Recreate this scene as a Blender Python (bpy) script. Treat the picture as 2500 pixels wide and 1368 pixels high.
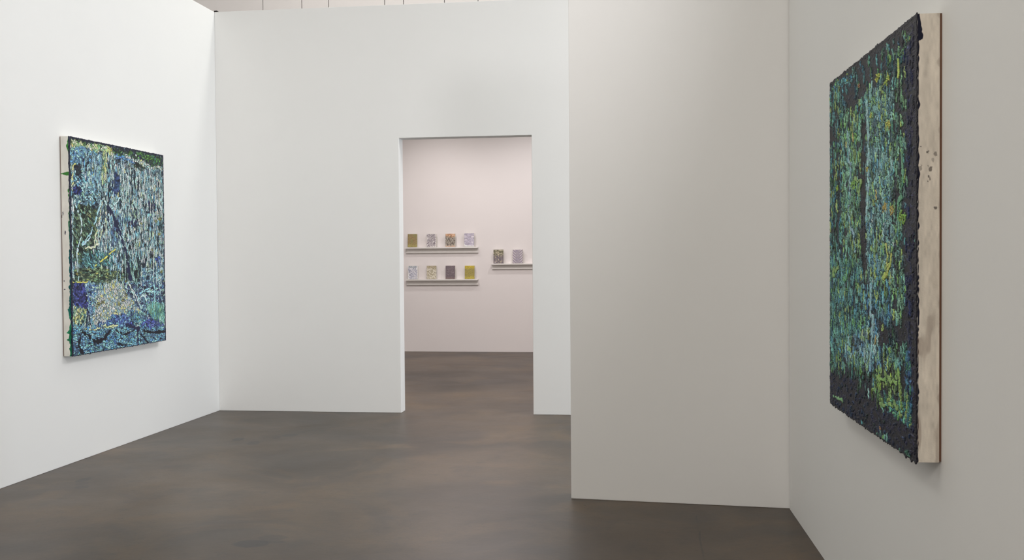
import bpy, bmesh, math
import numpy as np
from mathutils import Vector, Matrix

S = bpy.context.scene
COL = S.collection
for o in list(bpy.data.objects):
    bpy.data.objects.remove(o)

# ------------------------------------------------------------------ camera
F_PX, YAW, PITCH, ROLL = 2546.86, 0.1345, -0.0222, -0.0074
EYE = 1.5
cd = bpy.data.cameras.new('camera')
cam = bpy.data.objects.new('camera', cd)
COL.objects.link(cam)
cd.sensor_fit = 'HORIZONTAL'; cd.sensor_width = 36.0; cd.lens = 36.0 * F_PX / 2500.0
cd.clip_start = 0.05; cd.clip_end = 100
cy, sy = math.cos(YAW), math.sin(YAW)
f0 = Vector((-sy, cy, 0)); r0 = Vector((cy, sy, 0)); u0 = Vector((0, 0, 1))
fw = f0 * math.cos(PITCH) + u0 * math.sin(PITCH)
u1 = -f0 * math.sin(PITCH) + u0 * math.cos(PITCH)
rt = r0 * math.cos(ROLL) + u1 * math.sin(ROLL)
up = -r0 * math.sin(ROLL) + u1 * math.cos(ROLL)
m = Matrix((rt, up, -fw)).transposed().to_4x4()
m.translation = Vector((0, 0, EYE))
cam.matrix_world = m
S.camera = cam

# ------------------------------------------------------------------ world, exposure
w = bpy.data.worlds.new('world'); S.world = w; w.use_nodes = True
w.node_tree.nodes['Background'].inputs[0].default_value = (0.75, 0.85, 1.0, 1)
w.node_tree.nodes['Background'].inputs[1].default_value = 0.0
S.view_settings.view_transform = 'Standard'
S.view_settings.look = 'None'
S.view_settings.gamma = 1.0
S.view_settings.exposure = 0.0
S.view_settings.use_curve_mapping = False

# ------------------------------------------------------------------ room dimensions (metres)
XL = -4.2566          # left wall plane
YC = 9.813            # wall with the doorway
H = 3.926             # height of the gallery walls
ZC = 6.2              # building ceiling
YF = 16.285           # far wall of the room beyond
RANG = -0.0345        # the right wall is a touch out of square
RC = (0.7933, 6.2742)
RD = (math.sin(RANG), math.cos(RANG))     # along the right wall, away from the camera
RN = (-math.cos(RANG), math.sin(RANG))    # out of the right wall, into the room


# ------------------------------------------------------------------ lamps
def area(name, loc, target, size, size_y, power, color, spread=180):
    l = bpy.data.lights.new(name, 'AREA'); l.shape = 'RECTANGLE'
    l.size = size; l.size_y = size_y; l.energy = power; l.color = color
    l.spread = math.radians(spread)
    o = bpy.data.objects.new(name, l); COL.objects.link(o)
    o.location = loc
    d = Vector(target) - Vector(loc)
    o.rotation_euler = d.to_track_quat('-Z', 'Y').to_euler()
    return o


def spot(name, loc, target, power, color, angle, blend, radius):
    l = bpy.data.lights.new(name, 'SPOT'); l.energy = power; l.color = color
    l.spot_size = math.radians(angle); l.spot_blend = blend; l.shadow_soft_size = radius
    o = bpy.data.objects.new(name, l); COL.objects.link(o)
    o.location = loc
    d = Vector(target) - Vector(loc)
    o.rotation_euler = d.to_track_quat('-Z', 'Y').to_euler()
    return o


WARM = (1.0, 0.955, 0.90)
NEUT = (1.0, 0.985, 0.95)
DAY = (0.86, 0.93, 1.0)
PINK = (1.0, 0.93, 0.89)
# skylight over the gallery, daylight from the side room's window, skylight beyond the doorway wall
# skylights, window daylight from the side room, track spots, and added fill lamps
area('skylight_gallery', (-3.1, 2.5, 6.1), (-3.1, 2.5, 0), 1.6, 5.0, 52, (1.0, 1.0, 0.9))
area('skylight_ridge', (-2.0, 10.45, 6.1), (-2.0, 10.45, 0), 4.6, 0.5, 66, (1.0, 1.0, 0.95))
area('fill_side_room', (2.6, 8.1, 6.1), (2.6, 8.1, 0), 3.0, 2.0, 218, (1.0, 0.985, 0.975))  # added overhead lamp, brightens the left wall and the strip by the divider
area('fill_middle', (-2.2, 7.6, 6.1), (-2.2, 7.6, 0), 3.0, 1.6, 8, (0.9, 1.0, 1.0))  # added weak overhead lamp to lift the doorway wall
area('window_daylight', (5.1, 7.7, 1.6), (0, 8.1, 1.6), 2.0, 2.6, 150, (0.80, 0.89, 1.0))
area('fill_front_high', (-2.2, -4.1, 5.0), (-2.2, 5, 4.2), 4.0, 1.6, 188, (1.0, 0.91, 0.86))  # added lamp high behind the camera, brightens divider and doorway wall
spot('track_spot', (.9, 3.2, 4.6), (XL, 8.3, 1.9), 330, (1.0, 0.98, 1.0), 75, 1.0, .24)
spot('track_spot', (-3.6, 3.4, 4.3), (.9, 4.2, 1.5), 22, (1.0, 1.0, 0.92), 80, 1.0, .16)
area('far_room_light', (-2.5, 12.8, 3.7), (-2.5, 12.8, 0), 3.0, 2.0, 112, (1.0, .93, .92))
spot('track_spot', (-3.4, 14.9, 3.6), (-3.3, YF, 1.5), 38, (1.0, .95, .93), 120, 1.0, .07)
spot('track_spot', (-1.5, 14.9, 3.6), (-2.2, YF, 1.5), 52, (1.0, .97, .97), 120, 1.0, .07)



# ------------------------------------------------------------------ helpers
def link(name, me, mat=None, parent=None):
    o = bpy.data.objects.new(name, me); COL.objects.link(o)
    if mat is not None:
        for mm in (mat if isinstance(mat, (list, tuple)) else [mat]):
            me.materials.append(mm)
    if parent is not None:
        o.parent = parent
    return o


def struct(o):
    o['kind'] = 'structure'
    return o


def thing(name, label, cat, loc=(0, 0, 0), rotz=0.0, group=None):
    o = bpy.data.objects.new(name, None); COL.objects.link(o)
    o.empty_display_size = 0.1
    o.location = loc; o.rotation_euler = (0, 0, rotz)
    o['label'] = label; o['category'] = cat
    if group:
        o['group'] = group
    return o


def bm_box(bm, x0, x1, y0, y1, z0, z1, mi=0):
    vs = [bm.verts.new(p) for p in ((x0, y0, z0), (x1, y0, z0), (x1, y1, z0), (x0, y1, z0),
                                    (x0, y0, z1), (x1, y0, z1), (x1, y1, z1), (x0, y1, z1))]
    for f in ((3, 2, 1, 0), (4, 5, 6, 7), (0, 1, 5, 4), (1, 2, 6, 5), (2, 3, 7, 6), (3, 0, 4, 7)):
        bm.faces.new([vs[i] for i in f]).material_index = mi


def bm_prism(bm, pts, z0, z1):
    lo = [bm.verts.new((x, y, z0)) for x, y in pts]
    hi = [bm.verts.new((x, y, z1)) for x, y in pts]
    n = len(pts)
    bm.faces.new(lo[::-1]); bm.faces.new(hi)
    for i in range(n):
        bm.faces.new((lo[i], lo[(i + 1) % n], hi[(i + 1) % n], hi[i]))


def bm_extrude_xz(bm, outline, y0, y1):
    """outline in x,z extruded along y"""
    a = [bm.verts.new((x, y0, z)) for x, z in outline]
    b = [bm.verts.new((x, y1, z)) for x, z in outline]
    n = len(outline)
    bm.faces.new(a); bm.faces.new(b[::-1])
    for i in range(n):
        bm.faces.new((a[i], b[i], b[(i + 1) % n], a[(i + 1) % n]))


def bm_extrude_yz(bm, outline, x0, x1):
    a = [bm.verts.new((x0, y, z)) for y, z in outline]
    b = [bm.verts.new((x1, y, z)) for y, z in outline]
    n = len(outline)
    bm.faces.new(a); bm.faces.new(b[::-1])
    for i in range(n):
        bm.faces.new((a[i], b[i], b[(i + 1) % n], a[(i + 1) % n]))


def finish(name, bm, mat, parent=None, bevel=0.0, seg=2, smooth=False):
    bmesh.ops.recalc_face_normals(bm, faces=bm.faces[:])
    if bevel:
        es = [e for e in bm.edges if len(e.link_faces) == 2 and e.calc_face_angle(0) > 0.5]
        bmesh.ops.bevel(bm, geom=es, offset=bevel, segments=seg, affect='EDGES', profile=0.6)
    me = bpy.data.meshes.new(name); bm.to_mesh(me); bm.free()
    if smooth:
        me.shade_smooth()
    return link(name, me, mat, parent)


def srgb(c):
    c = np.asarray(c, dtype=float) / 255.0
    return np.where(c <= 0.04045, c / 12.92, ((c + 0.055) / 1.055) ** 2.4)


# ------------------------------------------------------------------ materials
def new_mat(name):
    mt = bpy.data.materials.new(name); mt.use_nodes = True
    nt = mt.node_tree
    return mt, nt, nt.nodes['Principled BSDF']


def nd(nt, typ, **kw):
    n = nt.nodes.new(typ)
    for k, v in kw.items():
        setattr(n, k, v)
    return n


def plaster(name, col, rough=0.6, bump=0.06, var=0.015):
    """painted drywall: faint roller texture and very slight tone variation"""
    mt, nt, b = new_mat(name)
    tc = nd(nt, 'ShaderNodeTexCoord')
    n1 = nd(nt, 'ShaderNodeTexNoise'); n1.inputs['Scale'].default_value = 1.3; n1.inputs['Detail'].default_value = 3
    nt.links.new(tc.outputs['Object'], n1.inputs['Vector'])
    mx = nd(nt, 'ShaderNodeMix', data_type='RGBA')
    c = srgb(col)
    mx.inputs['A'].default_value = (*(c * (1 - var)), 1)
    mx.inputs['B'].default_value = (*np.minimum(c * (1 + var), 1), 1)
    nt.links.new(n1.outputs['Fac'], mx.inputs['Factor'])
    nt.links.new(mx.outputs['Result'], b.inputs['Base Color'])
    n2 = nd(nt, 'ShaderNodeTexNoise'); n2.inputs['Scale'].default_value = 240; n2.inputs['Detail'].default_value = 2
    nt.links.new(tc.outputs['Object'], n2.inputs['Vector'])
    bp = nd(nt, 'ShaderNodeBump'); bp.inputs['Strength'].default_value = bump; bp.inputs['Distance'].default_value = 0.002
    nt.links.new(n2.outputs['Fac'], bp.inputs['Height'])
    nt.links.new(bp.outputs['Normal'], b.inputs['Normal'])
    b.inputs['Roughness'].default_value = rough
    b.inputs['Specular IOR Level'].default_value = 0.25
    return mt


M_WALL = plaster('white_wall_paint', (238, 238, 236))
M_FARWALL = plaster('far_wall_paint', (240, 234, 232))
M_SHELF = plaster('white_shelf_paint', (240, 236, 232), 0.45, 0.02)
M_PANEL = plaster('upper_panel_paint', (228, 223, 221), 0.65)
M_CEIL = plaster('ceiling_paint', (225, 225, 222))
M_CANVAS = plaster('primed_canvas', (226, 223, 214), 0.8, 0.3, 0.03)


def simple(name, col, rough=0.6):
    mt, nt, b = new_mat(name)
    tc = nd(nt, 'ShaderNodeTexCoord')
    n1 = nd(nt, 'ShaderNodeTexNoise'); n1.inputs['Scale'].default_value = 25
    nt.links.new(tc.outputs['Object'], n1.inputs['Vector'])
    mx = nd(nt, 'ShaderNodeMix', data_type='RGBA')
    c = srgb(col)
    mx.inputs['A'].default_value = (*(c * 0.8), 1); mx.inputs['B'].default_value = (*np.minimum(c * 1.2, 1), 1)
    nt.links.new(n1.outputs['Fac'], mx.inputs['Factor'])
    nt.links.new(mx.outputs['Result'], b.inputs['Base Color'])
    b.inputs['Roughness'].default_value = rough
    return mt


M_DARK = simple('dark_gap', (34, 30, 28), 0.9)
M_WOOD = simple('brown_stretcher_wood', (105, 72, 52), 0.7)


def paint_mat(name, rough=0.5, spec=0.25):
    mt, nt, b = new_mat(name)
    at = nd(nt, 'ShaderNodeAttribute', attribute_name='Col')
    nt.links.new(at.outputs['Color'], b.inputs['Base Color'])
    tc = nd(nt, 'ShaderNodeTexCoord')
    n2 = nd(nt, 'ShaderNodeTexNoise'); n2.inputs['Scale'].default_value = 180; n2.inputs['Detail'].default_value = 4
    nt.links.new(tc.outputs['Object'], n2.inputs['Vector'])
    bp = nd(nt, 'ShaderNodeBump'); bp.inputs['Strength'].default_value = 0.25; bp.inputs['Distance'].default_value = 0.003
    nt.links.new(n2.outputs['Fac'], bp.inputs['Height'])
    nt.links.new(bp.outputs['Normal'], b.inputs['Normal'])
    b.inputs['Roughness'].default_value = rough
    b.inputs['Specular IOR Level'].default_value = spec
    return mt


M_OIL = paint_mat('thick_oil_paint')
M_SMEAR = paint_mat('canvas_edge_with_smears', 0.75, 0.15)


# ---- polished concrete floor
def floor_material():
    mt, nt, b = new_mat('polished_concrete')
    L = nt.links
    tc = nd(nt, 'ShaderNodeTexCoord')
    P = tc.outputs['Object']

    def noise(scale, detail=5, rough=0.55, dist=0.0, vec=P):
        n = nd(nt, 'ShaderNodeTexNoise')
        n.inputs['Scale'].default_value = scale; n.inputs['Detail'].default_value = detail
        n.inputs['Roughness'].default_value = rough; n.inputs['Distortion'].default_value = dist
        L.new(vec, n.inputs['Vector'])
        return n.outputs['Fac']

    def ramp(fac, a, bb):
        mr = nd(nt, 'ShaderNodeMapRange'); mr.inputs['From Min'].default_value = a; mr.inputs['From Max'].default_value = bb
        L.new(fac, mr.inputs['Value'])
        return mr.outputs['Result']

    def mix(fac, A, B):
        mx = nd(nt, 'ShaderNodeMix', data_type='RGBA')
        if isinstance(fac, float):
            mx.inputs['Factor'].default_value = fac
        else:
            L.new(fac, mx.inputs['Factor'])
        for sock, v in (('A', A), ('B', B)):
            if isinstance(v, tuple):
                mx.inputs[sock].default_value = (*srgb(v), 1)
            else:
                L.new(v, mx.inputs[sock])
        return mx.outputs['Result']

    def math_(op, a, bb):
        n = nd(nt, 'ShaderNodeMath', operation=op)
        for i, v in enumerate((a, bb)):
            if isinstance(v, (int, float)):
                n.inputs[i].default_value = v
            else:
                L.new(v, n.inputs[i])
        return n.outputs[0]

    c = mix(ramp(noise(0.55, 4, 0.5, 0.6), 0.36, 0.64), (46, 37, 28), (84, 69, 53))
    c = mix(ramp(noise(1.1, 5, 0.6, 1.0), 0.50, 0.72), c, (94, 75, 52))
    c = mix(ramp(noise(2.3, 6, 0.62, 0.4), 0.52, 0.8), c, (52, 43, 38))
    c = mix(math_('MULTIPLY', ramp(noise(9, 6, 0.7), 0.56, 0.72), 0.55), c, (49, 43, 38))
    c = mix(math_('MULTIPLY', ramp(noise(75, 3, 0.7), 0.5, 0.75), 0.42), c, (50, 44, 41))
    c = mix(math_('MULTIPLY', ramp(noise(30, 2, 0.5), 0.68, 0.76), 0.6), c, (42, 36, 33))
    # stains of their own shape (x, y, half width, half depth, strength)
    sep = nd(nt, 'ShaderNodeSeparateXYZ'); L.new(P, sep.inputs[0])
    wob = math_('MULTIPLY', math_('SUBTRACT', noise(7, 4, 0.65), 0.5), 1.1)
    for (x, y, rx, ry, k) in ((-2.105, 5.225, .10, .075, .80), (-2.035, 5.35, .085, .05, .45), (-2.0, 5.27, .07, .03, .5), (-3.419, 8.248, .05, .08, .8),
                              (-3.227, 8.10, .05, .08, .6), (-3.13, 8.364, .03, .06, .5), (-3.06, 8.489, .06, .07, .7),
                              (-3.38, 8.04, .04, .04, .2), (-3.855, 6.63, .04, .08, .6), (-3.80, 6.52, .04, .05, .4), (-3.749, 6.412, .05, .05, .5),
                              (-3.2, 7.15, .25, .12, .14), (-0.93, 5.15, .35, .30, .12)):
        dx = math_('DIVIDE', math_('SUBTRACT', sep.outputs[0], x), rx)
        dy = math_('DIVIDE', math_('SUBTRACT', sep.outputs[1], y), ry)
        d = math_('SQRT', math_('ADD', math_('MULTIPLY', dx, dx), math_('MULTIPLY', dy, dy)), 0)
        d = math_('ADD', d, wob)
        mk = math_('MULTIPLY', ramp(d, 1.12, 0.88), k)
        c = mix(mk, c, (24, 18, 21))
    # saw-cut control joint in front of the short wall
    jx = math_('ADD', math_('SUBTRACT', sep.outputs[0], 0.240), math_('MULTIPLY', math_('SUBTRACT', noise(6, 3), 0.5), 0.03))
    ja = math_('ABSOLUTE', jx, 0)
    jm = math_('MULTIPLY', ramp(ja, 0.007, 0.003), ramp(noise(5, 3), 0.42, 0.55))
    c = mix(math_('MULTIPLY', jm, 0.7), c, (30, 26, 24))
    L.new(c, b.inputs['Base Color'])
    r = nd(nt, 'ShaderNodeMapRange'); r.inputs['To Min'].default_value = 0.30; r.inputs['To Max'].default_value = 0.44
    L.new(noise(1.7, 5, 0.6, 0.5), r.inputs['Value'])
    L.new(r.outputs['Result'], b.inputs['Roughness'])
    b.inputs['Specular IOR Level'].default_value = 0.37
    bp = nd(nt, 'ShaderNodeBump'); bp.inputs['Strength'].default_value = 0.12; bp.inputs['Distance'].default_value = 0.004
    L.new(noise(22, 5, 0.6), bp.inputs['Height'])
    L.new(bp.outputs['Normal'], b.inputs['Normal'])
    return mt


M_FLOOR = floor_material()

# ------------------------------------------------------------------ building shell
X0, X1, Y0, Y1 = -6.6, 5.2, -4.2, 16.55


def box_obj(name, x0, x1, y0, y1, z0, z1, mat, bevel=0.0, kind=True):
    bm = bmesh.new(); bm_box(bm, x0, x1, y0, y1, z0, z1)
    o = finish(name, bm, mat, bevel=bevel)
    return struct(o) if kind else o


box_obj('floor', X0 - .2, X1 + .2, Y0 - .2, Y1, -0.2, 0.0, M_FLOOR)
box_obj('ceiling', X0 - .2, X1 + .2, Y0 - .2, 11.25, ZC, ZC + .1, M_CEIL)
box_obj('wall_outer_left', X0 - .2, X0, Y0 - .2, Y1, 0, ZC, M_WALL)
box_obj('wall_outer_front', X0, X1, Y0 - .2, Y0, 0, ZC, M_WALL)

# left gallery wall
box_obj('wall_left', XL - .15, XL, Y0, YC + .16, 0, H, M_WALL, bevel=0.004)

# wall with the doorway (one sheet with an opening)
DX0, DX1, DH = -2.4165, -1.1316, 2.6494
bm = bmesh.new()
bm_extrude_xz(bm, [(XL, 0), (DX0, 0), (DX0, DH), (DX1, DH), (DX1, 0), (X1, 0), (X1, H), (XL, H)], YC, YC + .16)
struct(finish('wall_back', bm, M_WALL, bevel=0.004))

# solid dark block painted as the shaded gap where the two wall tops meet
box_obj('gap_shade_1', XL - .004, XL + .026, YC + .004, YC + .04, H - .004, H + .013, M_DARK)

# short dividing wall and right wall (slightly out of square)
bm = bmesh.new()
dq = Vector((0.807 + .2 + .51, 6.272 - 6.417)).normalized()
n2 = Vector((-dq.y, dq.x)) * 0.15
A = Vector((-.5087, 6.4169)); B = A + dq * 1.316; B2 = A + dq * 1.50
bm_prism(bm, [tuple(A), tuple(B2), tuple(B2 + n2), tuple(A + n2)], 0, H)
struct(finish('wall_divider', bm, M_WALL, bevel=0.005))


def rw(t, off, z=None):
    """point t metres along the right wall from its far corner (negative is nearer), off metres into the room"""
    return (RC[0] + RD[0] * t + RN[0] * off, RC[1] + RD[1] * t + RN[1] * off)


bm = bmesh.new()
bm_prism(bm, [rw(0.008, 0), rw(-10.4, 0), rw(-10.4, -.15), rw(0.0, -.15)], 0, H)
struct(finish('wall_right', bm, M_WALL))

# side room beyond the divider: window wall on the right
WY0, WY1, WZ0, WZ1 = 6.7, 9.5, 0.25, 2.9
bm = bmesh.new()
bm_box(bm, X1, X1 + .2, Y0 - .2, WY0, 0, ZC); bm_box(bm, X1, X1 + .2, WY1, Y1, 0, ZC)
bm_box(bm, X1, X1 + .2, WY0, WY1, 0, WZ0); bm_box(bm, X1, X1 + .2, WY0, WY1, WZ1, ZC)
struct(finish('wall_outer_right', bm, M_WALL))
bm = bmesh.new()
for a, b_ in ((WY0, WY0 + .06), (WY1 - .06, WY1), ((WY0 + WY1) / 2 - .03, (WY0 + WY1) / 2 + .03)):
    bm_box(bm, X1 + .06, X1 + .12, a, b_, WZ0, WZ1)
for a, b_ in ((WZ0, WZ0 + .06), (WZ1 - .06, WZ1)):
    bm_box(bm, X1 + .06, X1 + .12, WY0, WY1, a, b_)
struct(finish('window_1', bm, M_WALL))

# room beyond the doorway
box_obj('wall_far', X0, X1, YF, YF + .15, 0, ZC, M_FARWALL)
box_obj('wall_far_left', -5.6, -5.45, YC + .16, YF, 0, 3.82, M_WALL)
box_obj('wall_far_right', 0.6, 0.75, YC + .16, YF, 0, 3.82, M_WALL)
box_obj('ceiling_far', X0, X1, YC + 1.15, YF, 3.82, 3.92, M_CEIL)

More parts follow.
